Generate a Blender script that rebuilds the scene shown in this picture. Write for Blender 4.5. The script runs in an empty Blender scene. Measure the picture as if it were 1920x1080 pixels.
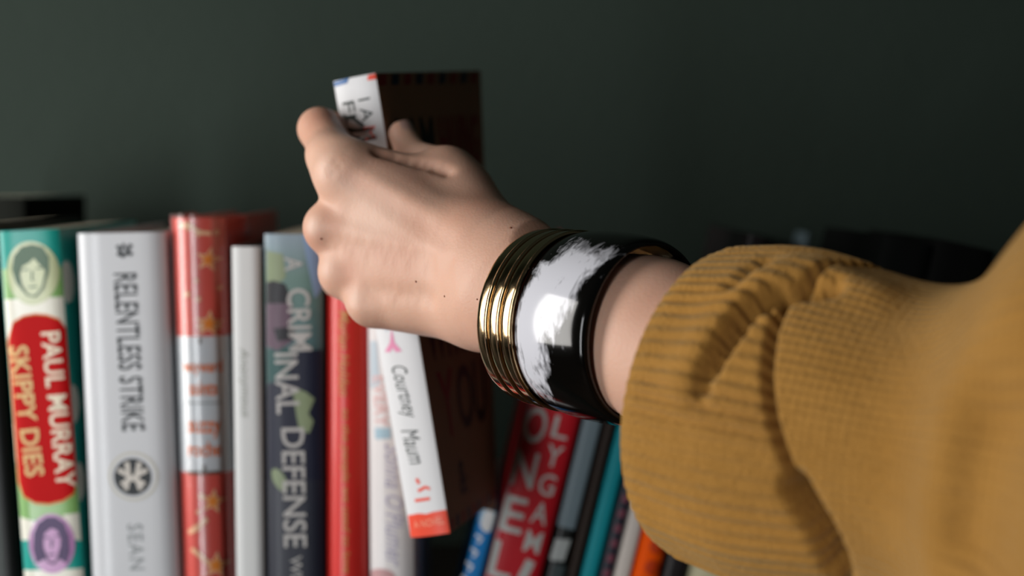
import bpy, bmesh, math, random
import numpy as np
from mathutils import Matrix, Vector
random.seed(7); np.random.seed(7)
SC = bpy.context.scene
COL = SC.collection
# ------------------------------------------------------------------ camera, world, light, exposure
F = 2667.0; CX, CY = 960.0, 540.0
PITCH = math.radians(4.3); CAM = np.array([0.0, 0.0, 1.35])
UP = np.array([0, math.sin(PITCH), math.cos(PITCH)]); FW = np.array([0, math.cos(PITCH), -math.sin(PITCH)]); RT = np.array([1.0, 0, 0])
cam_d = bpy.data.cameras.new('camera'); cam = bpy.data.objects.new('camera', cam_d); COL.objects.link(cam)
cam.location = CAM; cam.rotation_euler = (math.pi/2 - PITCH, 0, 0)
cam_d.sensor_width = 36; cam_d.lens = F*36/1920; cam_d.clip_start = .01
cam_d.dof.use_dof = True; cam_d.dof.focus_distance = .512; cam_d.dof.aperture_fstop = 4.9
SC.camera = cam
W = bpy.data.worlds.new('world'); SC.world = W; W.use_nodes = True
W.node_tree.nodes['Background'].inputs[0].default_value = (.80, .95, .88, 1)
W.node_tree.nodes['Background'].inputs[1].default_value = .03
def area(name, loc, target, sx, sy, power, color):
    l = bpy.data.lights.new(name, 'AREA'); l.shape = 'RECTANGLE'; l.size = sx; l.size_y = sy; l.energy = power; l.color = color
    o = bpy.data.objects.new(name, l); COL.objects.link(o); o.location = loc
    o.rotation_euler = (Vector(target) - Vector(loc)).to_track_quat('-Z', 'Y').to_euler()
    return o
area('window_daylight', (-.95, .38, 1.44), (0, .60, 1.32), .42, .8, 14, (1.0, .97, .93))
area('front_left_fill', (-.90, -1.05, 1.14), (0, .62, 1.26), .22, 1.3, 19, (.96, .98, 1.0))  # added fill lamp from the front left, brightens the leaning books; no real window
SC.view_settings.view_transform = 'Standard'; SC.view_settings.look = 'None'
SC.view_settings.exposure = -0.35; SC.view_settings.gamma = 1; SC.view_settings.use_curve_mapping = False

# ------------------------------------------------------------------ helpers
def P(px, py, d):                                   # pixel + depth -> camera coordinates
    return np.array([(px-CX)/F*d, (CY-py)/F*d, d])
def c2w(c):
    c = np.asarray(c, float)
    return CAM + c[..., 0:1]*RT + c[..., 1:2]*UP + c[..., 2:3]*FW
def PW(px, py, d): return c2w(P(px, py, d))
def plane(px, py, Y):                               # point at world depth Y seen at this pixel
    r = c2w(P(px, py, 1.0)) - CAM
    return CAM + r*(Y/r[1])
def s2l(h):
    if isinstance(h, str):
        h = h.lstrip('#'); c = [int(h[i:i+2], 16)/255 for i in (0, 2, 4)]
    else: c = h
    return tuple(((v/12.92) if v <= .04045 else ((v+.055)/1.055)**2.4) for v in c)
class NT:
    def __init__(s, name):
        s.m = bpy.data.materials.new(name); s.m.use_nodes = True; s.t = s.m.node_tree; s.b = s.t.nodes['Principled BSDF']
    def n(s, typ, **kw):
        o = s.t.nodes.new(typ)
        for k, v in kw.items():
            if k.startswith('i_'):
                o.inputs[int(k[2:]) if k[2:].isdigit() else k[2:].replace('_', ' ')].default_value = v
            else: setattr(o, k, v)
        return o
    def l(s, a, b): s.t.links.new(a, b)
    def math(s, op, a, b=None, clamp=False):
        o = s.n('ShaderNodeMath', operation=op); o.use_clamp = clamp
        for i, v in enumerate((a, b)):
            if v is None: continue
            if isinstance(v, (int, float)): o.inputs[i].default_value = v
            else: s.l(v, o.inputs[i])
        return o.outputs[0]
    def mix(s, f, a, b, mode='MIX'):
        o = s.n('ShaderNodeMix', data_type='RGBA', blend_type=mode)
        for i, v in ((0, f), (6, a), (7, b)):
            if isinstance(v, (int, float)): o.inputs[i].default_value = v
            elif isinstance(v, tuple): o.inputs[i].default_value = (*v[:3], 1)
            else: s.l(v, o.inputs[i])
        return o.outputs[2]
    def ramp(s, f, stops, interp='LINEAR'):
        o = s.n('ShaderNodeValToRGB'); o.color_ramp.interpolation = interp; e = o.color_ramp.elements
        while len(e) < len(stops): e.new(.5)
        for q, (p, c) in zip(e, stops): q.position = p; q.color = (*c[:3], 1)
        s.l(f, o.inputs[0]); return o.outputs[0]
    def noise(s, scale, detail=4, vec=None, dist=0.0):
        o = s.n('ShaderNodeTexNoise'); o.inputs['Scale'].default_value = scale; o.inputs['Detail'].default_value = detail
        o.inputs['Distortion'].default_value = dist
        if vec is None: vec = s.n('ShaderNodeTexCoord').outputs['Object']
        s.l(vec, o.inputs['Vector']); return o.outputs[0]
    def bump(s, h, strength, dist):
        o = s.n('ShaderNodeBump'); o.inputs['Strength'].default_value = strength; o.inputs['Distance'].default_value = dist
        s.l(h, o.inputs['Height']); s.l(o.outputs[0], s.b.inputs['Normal'])
def mat(name, col, rough=.5, spec=.4, var=.06, coat=0, scale=60, metal=0):
    k = NT(name); c = s2l(col)
    nz = k.noise(scale, 5)
    a = tuple(min(1, v*(1-var)) for v in c); b = tuple(min(1, v*(1+var)) for v in c)
    k.l(k.mix(nz, a, b), k.b.inputs['Base Color'])
    k.b.inputs['Roughness'].default_value = rough; k.b.inputs['Specular IOR Level'].default_value = spec
    k.b.inputs['Coat Weight'].default_value = coat; k.b.inputs['Coat Roughness'].default_value = .12; k.b.inputs['Metallic'].default_value = metal
    return k.m
def props(o, label=None, cat=None, group=None, kind=None):
    for k, v in (('label', label), ('category', cat), ('group', group), ('kind', kind)):
        if v: o[k] = v
    return o
def mesh(name, verts, faces, m, parent=None, smooth=False):
    d = bpy.data.meshes.new(name); d.from_pydata([tuple(map(float, v)) for v in verts], [], [tuple(map(int, f)) for f in faces]); d.update()
    if m: d.materials.append(m)
    if smooth: d.polygons.foreach_set('use_smooth', [True]*len(d.polygons))
    o = bpy.data.objects.new(name, d); COL.objects.link(o)
    if parent: o.parent = parent
    return o
def empty(name, loc, rot=None):
    o = bpy.data.objects.new(name, None); COL.objects.link(o); o.empty_display_size = .02
    if rot is not None: o.matrix_world = Matrix.Translation(Vector(loc)) @ rot.to_4x4()
    else: o.location = loc
    return o
def box(x0, x1, y0, y1, z0, z1):
    v = [(x, y, z) for z in (z0, z1) for y in (y0, y1) for x in (x0, x1)]
    return v, [(0, 2, 3, 1), (4, 5, 7, 6), (0, 1, 5, 4), (2, 6, 7, 3), (0, 4, 6, 2), (1, 3, 7, 5)]

# ------------------------------------------------------------------ setting
SHELF_Z = 1.35 - .255; WALL_Y = .985
k = NT('green_grey_plaster')
n1 = k.noise(3.5, 3); n2 = k.noise(160, 4)
k.l(k.mix(n1, s2l('#26302a'), s2l('#2d3831')), k.b.inputs['Base Color']); k.b.inputs['Roughness'].default_value = .8
k.b.inputs['Specular IOR Level'].default_value = .2; k.bump(n2, .25, .002)
M_WALL = k.m
props(mesh('wall_back', *box(-3, 3, WALL_Y, WALL_Y+.1, 0, 2.8), M_WALL), kind='structure')
props(mesh('floor', *box(-3, 3, -2.5, WALL_Y+.1, -.1, 0), mat('oak_floor', '#5a4736', .6, .3, .2, scale=8)), kind='structure')
k = NT('dark_shelf_wood')
mp = k.n('ShaderNodeMapping'); mp.inputs['Scale'].default_value = (2, 40, 40)
k.l(k.n('ShaderNodeTexCoord').outputs['Object'], mp.inputs[0])
k.l(k.mix(k.noise(5, 6, mp.outputs[0]), s2l('#15110d'), s2l('#2b2219')), k.b.inputs['Base Color']); k.b.inputs['Roughness'].default_value = .55
props(mesh('trim_1', *box(-1.2, 1.2, .60, WALL_Y, SHELF_Z-.03, SHELF_Z), k.m), kind='structure')

# ------------------------------------------------------------------ book kit
k = NT('page_paper')
tc = k.n('ShaderNodeTexCoord'); mp = k.n('ShaderNodeMapping'); mp.inputs['Scale'].default_value = (900, 8, 8); k.l(tc.outputs['Object'], mp.inputs[0])
pz = k.noise(1.0, 2, mp.outputs[0]); k.l(k.mix(pz, s2l('#b9ab90'), s2l('#e2d8c2')), k.b.inputs['Base Color']); k.b.inputs['Roughness'].default_value = .9
k.bump(pz, .4, .0005)
M_PAPER = k.m
WARP = None
def warp_or_same(v): return [WARP(p) for p in v] if WARP else v

class Book:
    """upright (or leaning) book: spine measured at pixels TL, TR (top corners) and BL, BR (where the edges meet row yb)"""
    def __init__(s, TL, TR, BL, BR, Y, label, cover, depth=.135, p=5, bulge=.002, board=.0006, recess=0.0, paper=None, cat='book', name='book', group='books standing along the shelf', pagetop=None):
        tl, tr, bl, br = [plane(*q, Y) for q in (TL, TR, BL, BR)]
        top = (tl+tr)/2; bot = (bl+br)/2
        s.u = top-bot; s.u[1] = 0; s.u /= np.linalg.norm(s.u)                 # up along the spine
        s.r = np.array([s.u[2], 0, -s.u[0]])
        wt, wb = abs((tr-tl) @ s.r), abs((br-bl) @ s.r); s.w = (wt+wb)/2
        low = s.w/2*abs(s.u[0])
        s.h = (top[2] - SHELF_Z - low)/s.u[2]
        base = top - s.u*s.h; base[1] = Y; s.base = base; s.Y = Y
        rot = Matrix(((s.r[0], 0, s.u[0]), (0, 1, 0), (s.r[2], 0, s.u[2])))
        s.root = empty(name, base, rot); props(s.root, label, cat, group)
        s.D = depth; s.p = p; s.bulge = bulge
        s.shell(cover, board, recess, paper)
    def ys(s, x): return s.bulge*min(1, abs(2*x/s.w))**s.p
    def shell(s, cover, board, recess, paper):
        w, D, H = s.w, s.D, s.h; n = 14
        xs = [w/2*math.sin(math.pi/2*(-1+2*i/n)) for i in range(n+1)]
        ds = [s.bulge+(D-s.bulge)*q for q in ((.1, .2, .3, .45, .6, .75, .9, 1) if WARP else (.3, 1))]
        out = [(-w/2, q) for q in ds[::-1]] + [(x, s.ys(x)) for x in xs] + [(w/2, q) for q in ds]
        inn = []
        for (x, y) in out:
            xi = max(-w/2+board, min(w/2-board, x)); yi = y+board if abs(x) < w/2-1e-6 else (y+board if y < D*.2 else y)
            inn.append((xi, yi))
        V = []; nz = 16 if WARP else 4; m = len(out)
        for j in range(nz+1):
            z = H*j/nz
            V += [(x, y, z) for x, y in out] + [(x, y, z) for x, y in inn]
        Fc = []
        for j in range(nz):
            a, b = j*2*m, (j+1)*2*m
            for i in range(m-1):
                Fc.append((a+i, a+i+1, b+i+1, b+i)); Fc.append((a+m+i+1, a+m+i, b+m+i, b+m+i+1))
            Fc.append((a+m, a, b, b+m)); Fc.append((a+m-1, a+2*m-1, b+2*m-1, b+m-1))
        t = nz*2*m
        for i in range(m-1):
            Fc.append((i+1, i, m+i, m+i+1)); Fc.append((t+i, t+i+1, t+m+i+1, t+m+i))
        s.cover = mesh('cover', warp_or_same(V), Fc, cover, s.root, True); s.cover.data.set_sharp_from_angle(angle=math.radians(40))
        pv, pf = box(-w/2+board*1.02, w/2-board*1.02, s.bulge+board+.0008, D-.0015-recess*.6, recess, H-recess-.0004)
        # subdivide depth a little so flexed books keep contact
        pb_ = mesh('page_block', pv, pf, paper or M_PAPER, s.root)
        if WARP:
            bm = bmesh.new(); bm.from_mesh(pb_.data); bmesh.ops.subdivide_edges(bm, edges=bm.edges[:], cuts=9, use_grid_fill=True)
            for q in bm.verts: q.co = WARP(q.co)
            bm.to_mesh(pb_.data); bm.free()
    def loc(s, px, py):
        q = plane(px, py, s.Y) - s.base
        return np.array([q @ s.r, q @ s.u])
    def put(s, name, pts2, faces, m, off=.00025, parent=None, label=None):
        bm = bmesh.new(); vs = [bm.verts.new((x, 0, z)) for x, z in pts2]
        for q in faces:
            try: bm.faces.new([vs[i] for i in q])
            except ValueError: pass
        xs = [x for x, _ in pts2]; n = 7
        for i in range(-n+1, n):
            c = s.w/2*math.sin(math.pi/2*i/n)
            if min(xs) < c < max(xs): bmesh.ops.bisect_plane(bm, geom=bm.verts[:]+bm.edges[:]+bm.faces[:], plane_co=(c, 0, 0), plane_no=(1, 0, 0), dist=1e-7)
        if WARP:
            for i in range(1, 10): bmesh.ops.bisect_plane(bm, geom=bm.verts[:]+bm.edges[:]+bm.faces[:], plane_co=(0, 0, s.h*i/10), plane_no=(0, 0, 1), dist=1e-7)
        for q in bm.verts: q.co = warp_or_same([(q.co.x, s.ys(q.co.x)-off*.4-(.0004 if s.bulge > .004 else 0), q.co.z)])[0]
        o = mesh(name, [], [], m, parent or s.root); bm.to_mesh(o.data); bm.free()
        if label: o['label'] = label
        return o
    def radial(s, name, c, pts, m, off=.00025, rings=5, label=None):        # star-shaped outline about c (local spine coordinates), bent over the spine
        V = [tuple(c)]; n = len(pts); Fc = []
        lim = s.w/2-.0001
        for r in range(1, rings+1):
            for q in pts:
                x = c[0]+(q[0]-c[0])*r/rings; x = max(-lim, min(lim, x)); V.append((x, c[1]+(q[1]-c[1])*r/rings))
        for i in range(n): Fc.append((0, 1+i, 1+(i+1) % n))
        for r in range(rings-1):
            a, b = 1+r*n, 1+(r+1)*n
            for i in range(n): Fc.append((a+i, b+i, b+(i+1) % n, a+(i+1) % n))
        return s.put(name, V, Fc, m, off, label=label)
    def ellipse(s, name, px, py, rx, ry, m, off=.00025, tilt=0, label=None, wob=0):
        c = s.loc(px, py); sc = s.Y/F
        pts = []
        for i in range(40):
            a = 2*math.pi*i/40; rr = 1+wob*math.sin(3*a+1)
            x, z = rx*sc*math.cos(a)*rr, ry*sc*math.sin(a)*rr
            pts.append((c[0]+x*math.cos(tilt)-z*math.sin(tilt), c[1]+x*math.sin(tilt)+z*math.cos(tilt)))
        return s.radial(name, c, pts, m, off, label=label)
    def poly(s, name, pix, m, off=.00025, label=None):
        pts = [s.loc(*q) for q in pix]; c = np.mean(pts, 0)
        dense = []
        for i in range(len(pts)):
            a, b = pts[i], pts[(i+1) % len(pts)]
            for t in (0, .33, .66): dense.append(a+(b-a)*t)
        return s.radial(name, c, dense, m, off, label=label)
    def stroke(s, name, pix, wpx, m, off=.0004, label=None):
        pts = [s.loc(*q) for q in pix]; h = wpx/2*s.Y/F; V = []; Fc = []
        for i, q in enumerate(pts):
            a = pts[max(0, i-1)]; b = pts[min(len(pts)-1, i+1)]; d = (b-a)/max(1e-9, np.linalg.norm(b-a)); nn = np.array([-d[1], d[0]])*h
            V += [tuple(q+nn), tuple(q-nn)]
        for i in range(len(pts)-1): Fc.append((2*i, 2*i+2, 2*i+3, 2*i+1))
        return s.put(name, V, Fc, m, off, label=label)
    def text(s, string, S, E, hpx, m, name='title_lettering', off=.0005, bold=0.0, shear=0.0, spacing=1.0, stack=False, label=None):
        """string set from pixel S to pixel E along its middle line, hpx tall"""
        a, b = s.loc(*S), s.loc(*E); L = np.linalg.norm(b-a); d = (b-a)/L; upv = np.array([-d[1], d[0]])
        V, Fc = glyphs(string, bold, shear, spacing)
        lo, hi = V.min(0), V.max(0); hgt = hpx*s.Y/F
        q = (V-[lo[0], (lo[1]+hi[1])/2])*[L/(hi[0]-lo[0]), hgt/(hi[1]-lo[1])]
        pts = a + q[:, :1]*d + q[:, 1:]*upv
        return s.put(name, pts, Fc, m, off, label=label)
def glyphs(string, bold=0.0, shear=0.0, spacing=1.0):
    c = bpy.data.curves.new('lettering', 'FONT'); c.body = string; c.size = 1; c.offset = bold; c.shear = shear; c.space_character = spacing
    c.resolution_u = 3
    o = bpy.data.objects.new('lettering', c); COL.objects.link(o)
    dg = bpy.context.evaluated_depsgraph_get(); me = bpy.data.meshes.new_from_object(o.evaluated_get(dg))
    V = np.array([v.co[:2] for v in me.vertices]); Fc = [tuple(p.vertices) for p in me.polygons]
    bpy.data.objects.remove(o); bpy.data.curves.remove(c); bpy.data.meshes.remove(me)
    return V, Fc
def bands(name, stops, h, rough=.35, coat=0, interp='CONSTANT', var=.08):     # printed colour bands: (fraction of the height, colour) from the foot up
    k = NT(name); tc = k.n('ShaderNodeTexCoord'); sx = k.n('ShaderNodeSeparateXYZ'); k.l(tc.outputs['Object'], sx.inputs[0])
    f = k.math('MULTIPLY', sx.outputs[2], 1/h); nz = k.noise(40, 4)
    c = k.ramp(f, [(p, s2l(q)) for p, q in stops], interp)
    k.l(k.mix(k.math('MULTIPLY', nz, var*2), c, (0, 0, 0)), k.b.inputs['Base Color'])
    k.b.inputs['Roughness'].default_value = rough; k.b.inputs['Coat Weight'].default_value = coat; k.b.inputs['Coat Roughness'].default_value = .08
    return k.m
YL, YR = .655, .697

# ---- black book at the left edge
b = Book((-118, 420), (-16, 424), (-58, 1080), (33, 1080), YL, 'black book at the far left edge, half out of the picture', mat('black_cover', '#0d100f', .35, .4))
b.stroke('spine_crease', [(-8+i*3, 880+i*50) for i in range(5)], 7, mat('worn_grey', '#3f4745', .6))
# ---- black book standing behind the row
Book((-150, 372), (44, 369), (-120, 1080), (62, 1080), .815, 'black book standing behind the green and red paperback, close to the wall', mat('black_cloth', '#12150f', .8, .2), depth=.12)

# ---- green, red and teal paperback
M_TEAL = mat('teal_print', '#1b9a8e', .34, .35, .1, .1)
b = Book((-3, 434), (107, 429), (42, 1080), (157, 1080), YL, 'teal and green paperback with a big red title oval and portrait ovals on its spine', M_TEAL, bulge=.0016, p=6)
M_LEAF = mat('leaf_green_print', '#7fae63', .35, .5, .08, .3); M_CREAM = mat('cream_print', '#e4e2d4', .35, .5, .04, .3)
M_RED = mat('crimson_print', '#bd0a0e', .55, .12, .06, 0); M_PALEG = mat('pale_green_print', '#bfc79b', .35, .5, .06, .3); M_INKG = mat('green_ink', '#56705a', .4); M_ORANGE_L = mat('orange_line', '#d98a3a', .4)
M_LILAC = mat('lilac_print', '#b27bb0', .35, .5, .06, .3); M_INKV = mat('violet_ink', '#4a3560', .4); M_CREAMT = mat('cream_ink', '#ecdfc6', .4); M_GOLDT = mat('sand_ink', '#dcb877', .4)
b.poly('green_band', [(3, 505), (116, 500), (123, 585), (9, 590)], M_LEAF, .0002)
b.poly('cream_band', [(7, 562), (122, 556), (126, 650), (13, 655)], M_CREAM, .0003)
b.poly('green_band', [(14, 655), (127, 652), (132, 730), (19, 730)], M_LEAF, .0002)
b.poly('cream_band', [(22, 795), (137, 800), (141, 860), (27, 865)], M_CREAM, .0002)
b.poly('green_band', [(28, 880), (143, 880), (149, 975), (35, 975)], M_LEAF, .0002)
b.poly('cream_band', [(35, 970), (70, 978), (72, 1012), (38, 1014)], M_CREAM, .0003); b.poly('cream_band', [(118, 965), (150, 962), (153, 1015), (128, 1010)], M_CREAM, .0003)
b.poly('cream_band', [(41, 1070), (157, 1066), (161, 1110), (45, 1112)], M_CREAM, .0003)
b.ellipse('portrait_oval', 61, 512, 49, 60, M_PALEG, .0004, -.05, wob=.02)
b.radial('portrait_hair', b.loc(58, 500), [b.loc(*q) for q in [(30, 530), (22, 505), (26, 480), (40, 463), (60, 458), (80, 463), (92, 482), (92, 508), (86, 530), (70, 548), (45, 548)]], M_INKG, .0006)
b.radial('portrait_face', b.loc(62, 522), [b.loc(*q) for q in [(37, 520), (42, 500), (56, 492), (64, 484), (74, 496), (84, 505), (87, 525), (80, 545), (66, 558), (52, 554), (41, 540)]], M_PALEG, .0008)
b.stroke('portrait_line', [(34, 505), (40, 535), (52, 553), (66, 556), (80, 540), (87, 508)], 3.5, M_INKG, .0011)
for q in ([(42, 506), (54, 505)], [(68, 503), (80, 502)], [(61, 508), (60, 525), (64, 526)], [(54, 538), (70, 537)]): b.stroke('portrait_line', q, 3, M_INKG, .0011)
def arcpanel(b, name, off, grow, m):
    pts = []
    L0, L1, R0, R1 = (15, 650), (33, 900), (128, 640), (146, 900)
    pts = [(15-grow, 640), (24, 606-grow), (44, 594-grow), (66, 590-grow), (88, 592-grow), (110, 600-grow), (125+grow, 615), (131+grow, 690), (140+grow, 810), (147+grow, 905), (138, 925+grow), (118, 938+grow), (92, 944+grow), (66, 942+grow), (44, 930+grow), (35-grow, 905), (28-grow, 810), (20-grow, 700)]
    b.radial(name, b.loc(80, 765), [b.loc(*q) for q in pts], m, off)
arcpanel(b, 'title_border', .00045, 3, M_ORANGE_L); arcpanel(b, 'title_panel', .0006, 0, M_RED)
b.text('SKIPPY DIES', (34, 648), (66, 893), 37, M_GOLDT, bold=.02, off=.0009)
b.text('PAUL MURRAY', (94, 622), (124, 914), 36, M_CREAMT, bold=.02, off=.0009, name='author_lettering')
b.ellipse('portrait_oval', 97, 1019, 44, 58, M_LILAC, .0005, -.05)
b.radial('portrait_hair', b.loc(96, 1015), [b.loc(*q) for q in [(68, 1056), (62, 1030), (63, 1000), (72, 980), (88, 969), (104, 969), (120, 980), (129, 1005), (131, 1035), (126, 1056), (112, 1048), (98, 1040), (84, 1048)]], M_INKV, .0008)
b.radial('portrait_face', b.loc(98, 1022), [b.loc(*q) for q in [(82, 1016), (84, 1000), (96, 990), (108, 994), (114, 1010), (113, 1032), (106, 1046), (97, 1052), (88, 1044), (83, 1030)]], M_LILAC, .0010)
for q in ([(84, 1008), (93, 1007)], [(103, 1004), (112, 1004)], [(98, 1010), (97, 1026)], [(90, 1040), (104, 1038)], [(82, 1030), (90, 1052), (100, 1057), (110, 1046), (113, 1028)]): b.stroke('portrait_line', q, 3, M_INKV, .0014)
# white discs that run onto the right board
for zz, yy, r in ((.207, .008, .010), (.150, .004, .009), (.113, .004, .009)):
    pts = [(0, 0)] + [(math.cos(a*math.pi/12)*r, math.sin(a*math.pi/12)*r) for a in range(24)]
    V = [(b.w/2+.0002, max(b.bulge+.0005, yy+p_[0]), zz+p_[1]) for p_ in pts]
    mesh('printed_disc', V, [(0, 1+i, 1+(i+1) % 24) for i in range(24)], M_CREAM, b.root)

# ---- thick pale grey hardback
M_PGREY = mat('pale_grey_jacket', '#c4c6ca', .4, .45, .03, .25); M_BLACKI = mat('black_ink', '#20262a', .5); M_GREYI = mat('grey_ink', '#8d9294', .5); M_WHITEP = mat('white_print', '#f1f1f1', .4)
b = Book((140, 441), (309, 432), (172, 1080), (331, 1080), YL, 'thick pale grey hardback with tall black condensed title and round black emblem', M_PGREY, depth=.16, p=8, bulge=.003, board=.0025, recess=.003)
b.text('RELENTLESS STRIKE', (234, 512), (250, 808), 43, M_BLACKI, bold=.008, off=.0006)
b.text('SEAN', (252, 982), (257, 1068), 28, M_GREYI, bold=.0, spacing=1.15, name='author_lettering')
for q in ([(220, 460), (226, 472), (232, 458), (238, 470), (246, 458)], [(220, 474), (230, 480), (240, 472), (247, 478)]): b.stroke('publisher_mark', q, 8, M_BLACKI, .0004 if q[0][1] < 465 else .0006)
b.ellipse('emblem_ring', 250, 893, 47, 47, mat('warm_grey_ring', '#b9b5a6', .4), .0003); b.ellipse('emblem_ring', 250, 893, 43, 43, M_PGREY, .0004)
b.ellipse('emblem_disc', 249, 894, 36, 36, M_BLACKI, .0005)
M_EMB = mat('pale_emblem', '#c9c3bb', .4)
for q in ([(238, 866), (242, 894), (236, 918)], [(262, 866), (256, 894), (264, 918)], [(222, 880), (249, 896), (276, 880)], [(228, 908), (249, 896), (272, 908)]): EO = .0008+.0001*(q[0][0] % 7); b.stroke('emblem_mark', q, 9, M_EMB, EO)
M_DECK = mat('deckle_white', '#f2f2f0', .6)
# ---- red star hardback in a clear wrapper
hh = .232
b = Book((316, 408), (421, 409), (343, 1080), (436, 1080), YL, 'red hardback patterned with orange stars and a white title band, wrapped in clear plastic', None, depth=.15, p=2.4, bulge=.0055, board=.0025, recess=.003)
zt = lambda y: b.loc(390, y)[1]/b.h
M_STAR = bands('red_star_jacket', [(0, '#d8584e'), (zt(888), '#d4d8dc'), (zt(632), '#dc5f54')], b.h, .3, .3); b.cover.data.materials.append(M_STAR) if not b.cover.data.materials else None
b.cover.data.materials.clear(); b.cover.data.materials.append(M_STAR)
M_ST1 = mat('orange_star', '#e88f3a', .3, coat=.6); M_ST2 = mat('pale_star', '#ecc29a', .3, coat=.6); M_ORT = mat('orange_ink', '#ef7f45', .4); M_SHD = mat('olive_rule', '#5c4a3c', .4)
def star(cx, cy, R, m, rot=0, off=.0004):
    pts = []
    for i in range(10):
        r = R if i % 2 == 0 else R*.42; a = rot+math.pi*i/5
        pts.append(b.loc(cx+r*math.sin(a), cy-r*math.cos(a)))
    b.radial('printed_star', b.loc(cx, cy), pts, m, off, rings=4)
for cx_, cy_, R_, ro in ((391, 487, 25, .2), (392, 607, 27, .1), (399, 940, 25, .15), (405, 1060, 27, .1), (392, 770+0, 0, 0)):
    if R_: star(cx_, cy_, R_, M_ST2, ro); star(cx_, cy_, R_*.68, M_ST1, ro, .0008)
for cx_, cy_, R_ in ((352, 425, 11), (372, 437, 10), (404, 436, 8), (369, 526, 6), (372, 561, 8), (350, 552, 9), (376, 612, 9), (408, 612, 9), (378, 930, 9), (372, 960, 7), (385, 975, 8), (366, 990, 9), (410, 540, 7)): star(cx_, cy_, R_, M_ST2, cx_*.37)
b.stroke('printed_ribbon', [(358, 1030), (376, 1042), (392, 1056), (400, 1075)], 9, M_ST2); b.stroke('printed_ribbon', [(352, 1000), (368, 992), (388, 972)], 9, M_ST2)
b.stroke('printed_ribbon', [(336, 424), (352, 420), (374, 436), (396, 438)], 8, M_ST2)
b.text('wayward', (342, 690), (415, 690), 30, M_ORT, bold=.01); b.text('saints', (354, 728), (406, 728), 26, M_ORT, bold=.01)
b.text('suzzy', (352, 806), (413, 806), 32, M_ORT, bold=.01, name='author_lettering'); b.text('roche', (352, 842), (414, 842), 28, M_ORT, bold=.01, name='author_lettering')
b.stroke('printed_rule', [(346, 756), (415, 756)], 2.5, M_GREYI); b.stroke('printed_rule', [(350, 887), (412, 886)], 6, M_SHD); b.stroke('printed_rule', [(375, 634), (375, 644)], 4, M_SHD); b.stroke('printed_rule', [(383, 872), (383, 884)], 4, M_SHD)
# clear plastic wrapper, a thin shell standing proud of the jacket
k = NT('clear_plastic'); k.b.inputs['Transmission Weight'].default_value = 1; k.b.inputs['Roughness'].default_value = .06; k.b.inputs['IOR'].default_value = 1.2
tr = k.n('ShaderNodeBsdfTransparent'); gl = k.n('ShaderNodeBsdfGlossy'); gl.inputs['Roughness'].default_value = .16; mx = k.n('ShaderNodeMixShader'); fr = k.n('ShaderNodeFresnel'); fr.inputs[0].default_value = 1.35
wr = k.noise(300, 3); bp = k.n('ShaderNodeBump'); bp.inputs['Strength'].default_value = .15; bp.inputs['Distance'].default_value = .001; k.l(wr, bp.inputs['Height']); k.l(bp.outputs[0], gl.inputs['Normal'])
k.l(fr.outputs[0], mx.inputs[0]); k.l(tr.outputs[0], mx.inputs[1]); k.l(gl.outputs[0], mx.inputs[2]); k.l(mx.outputs[0], k.t.nodes['Material Output'].inputs[0])
V = []; n = 20; ww = b.w/2+.0009
for j in (0, 1):
    z = -.0 if j == 0 else b.h+.0018
    V += [(-ww, .06, z)] + [(ww*math.sin(math.pi/2*(-1+2*i/n)), b.ys(ww*math.sin(math.pi/2*(-1+2*i/n)))-.0014, z) for i in range(n+1)] + [(ww, .06, z)]
m_ = n+3
o = mesh('plastic_wrapper', V, [(i, i+1, m_+i+1, m_+i) for i in range(m_-1)], k.m, b.root, True); o['label'] = 'clear plastic wrapper'

# ---- narrow grey-white book
b = Book((433, 463), (487, 462), (443, 1080), (493, 1080), YL, 'narrow plain off-white book with faint grey italic lettering, shorter than its neighbours', mat('off_white_cover', '#cdcfcf', .5, .4, .03, .1), bulge=.0015, paper=mat('brown_page_edge', '#3a2c22', .9))
b.text('Anonymous', (455, 652), (458, 782), 20, mat('faint_ink', '#a3a79f', .5), shear=.3)
# ---- dark crime paperback
M_NAVY = None
b = Book((495, 441), (602, 437), (500, 1080), (607, 1080), YL, 'dark paperback with pale blue-green top and tall pale capitals on its spine', None, bulge=.0022, p=4)
zt = lambda y: b.loc(550, y)[1]/b.h
k_ = bands('navy_cover', [(0, '#191c2a'), (zt(760), '#1c2133'), (zt(690), '#2f4a50'), (zt(640), '#4f6e72'), (zt(520), '#66867f'), (zt(450), '#8498a4')], b.h, .45, .03, 'LINEAR', .15)
b.cover.data.materials.clear(); b.cover.data.materials.append(k_)
M_PALET = mat('pale_grey_ink', '#aba9a7', .5); M_DKF = mat('near_black_figure', '#1b1a20', .4, .3); M_MAUVE = mat('mauve_figure', '#5d4a58', .4, .3); M_NAV2 = mat('navy_print', '#1d2032', .4, .3); M_FERN = mat('olive_print', '#7d8a6c', .4, .3); M_TEALD = mat('dark_teal_print', '#2b4f4e', .4, .3); M_STEEL = mat('steel_blue_print', '#7d95b4', .4, .3)
b.poly('printed_sky', [(566, 440), (602, 438), (604, 540), (590, 560), (578, 500)], M_STEEL, .0002)
b.poly('printed_meadow', [(499, 470), (530, 476), (536, 520), (520, 532), (499, 530)], M_FERN, .0002)
b.radial('printed_figure', b.loc(522, 560), [b.loc(*q) for q in [(498, 530), (512, 526), (534, 532), (545, 556), (546, 580), (530, 590), (498, 596)]], M_DKF, .0003)
b.poly('printed_figure', [(498, 570), (548, 568), (545, 606), (548, 640), (520, 658), (498, 650)], M_MAUVE, .0004)
b.poly('printed_figure', [(512, 616), (552, 612), (552, 636), (520, 640)], M_DKF, .0005)
b.poly('printed_shade', [(498, 655), (544, 652), (548, 700), (498, 720)], M_TEALD, .0003)
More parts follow.
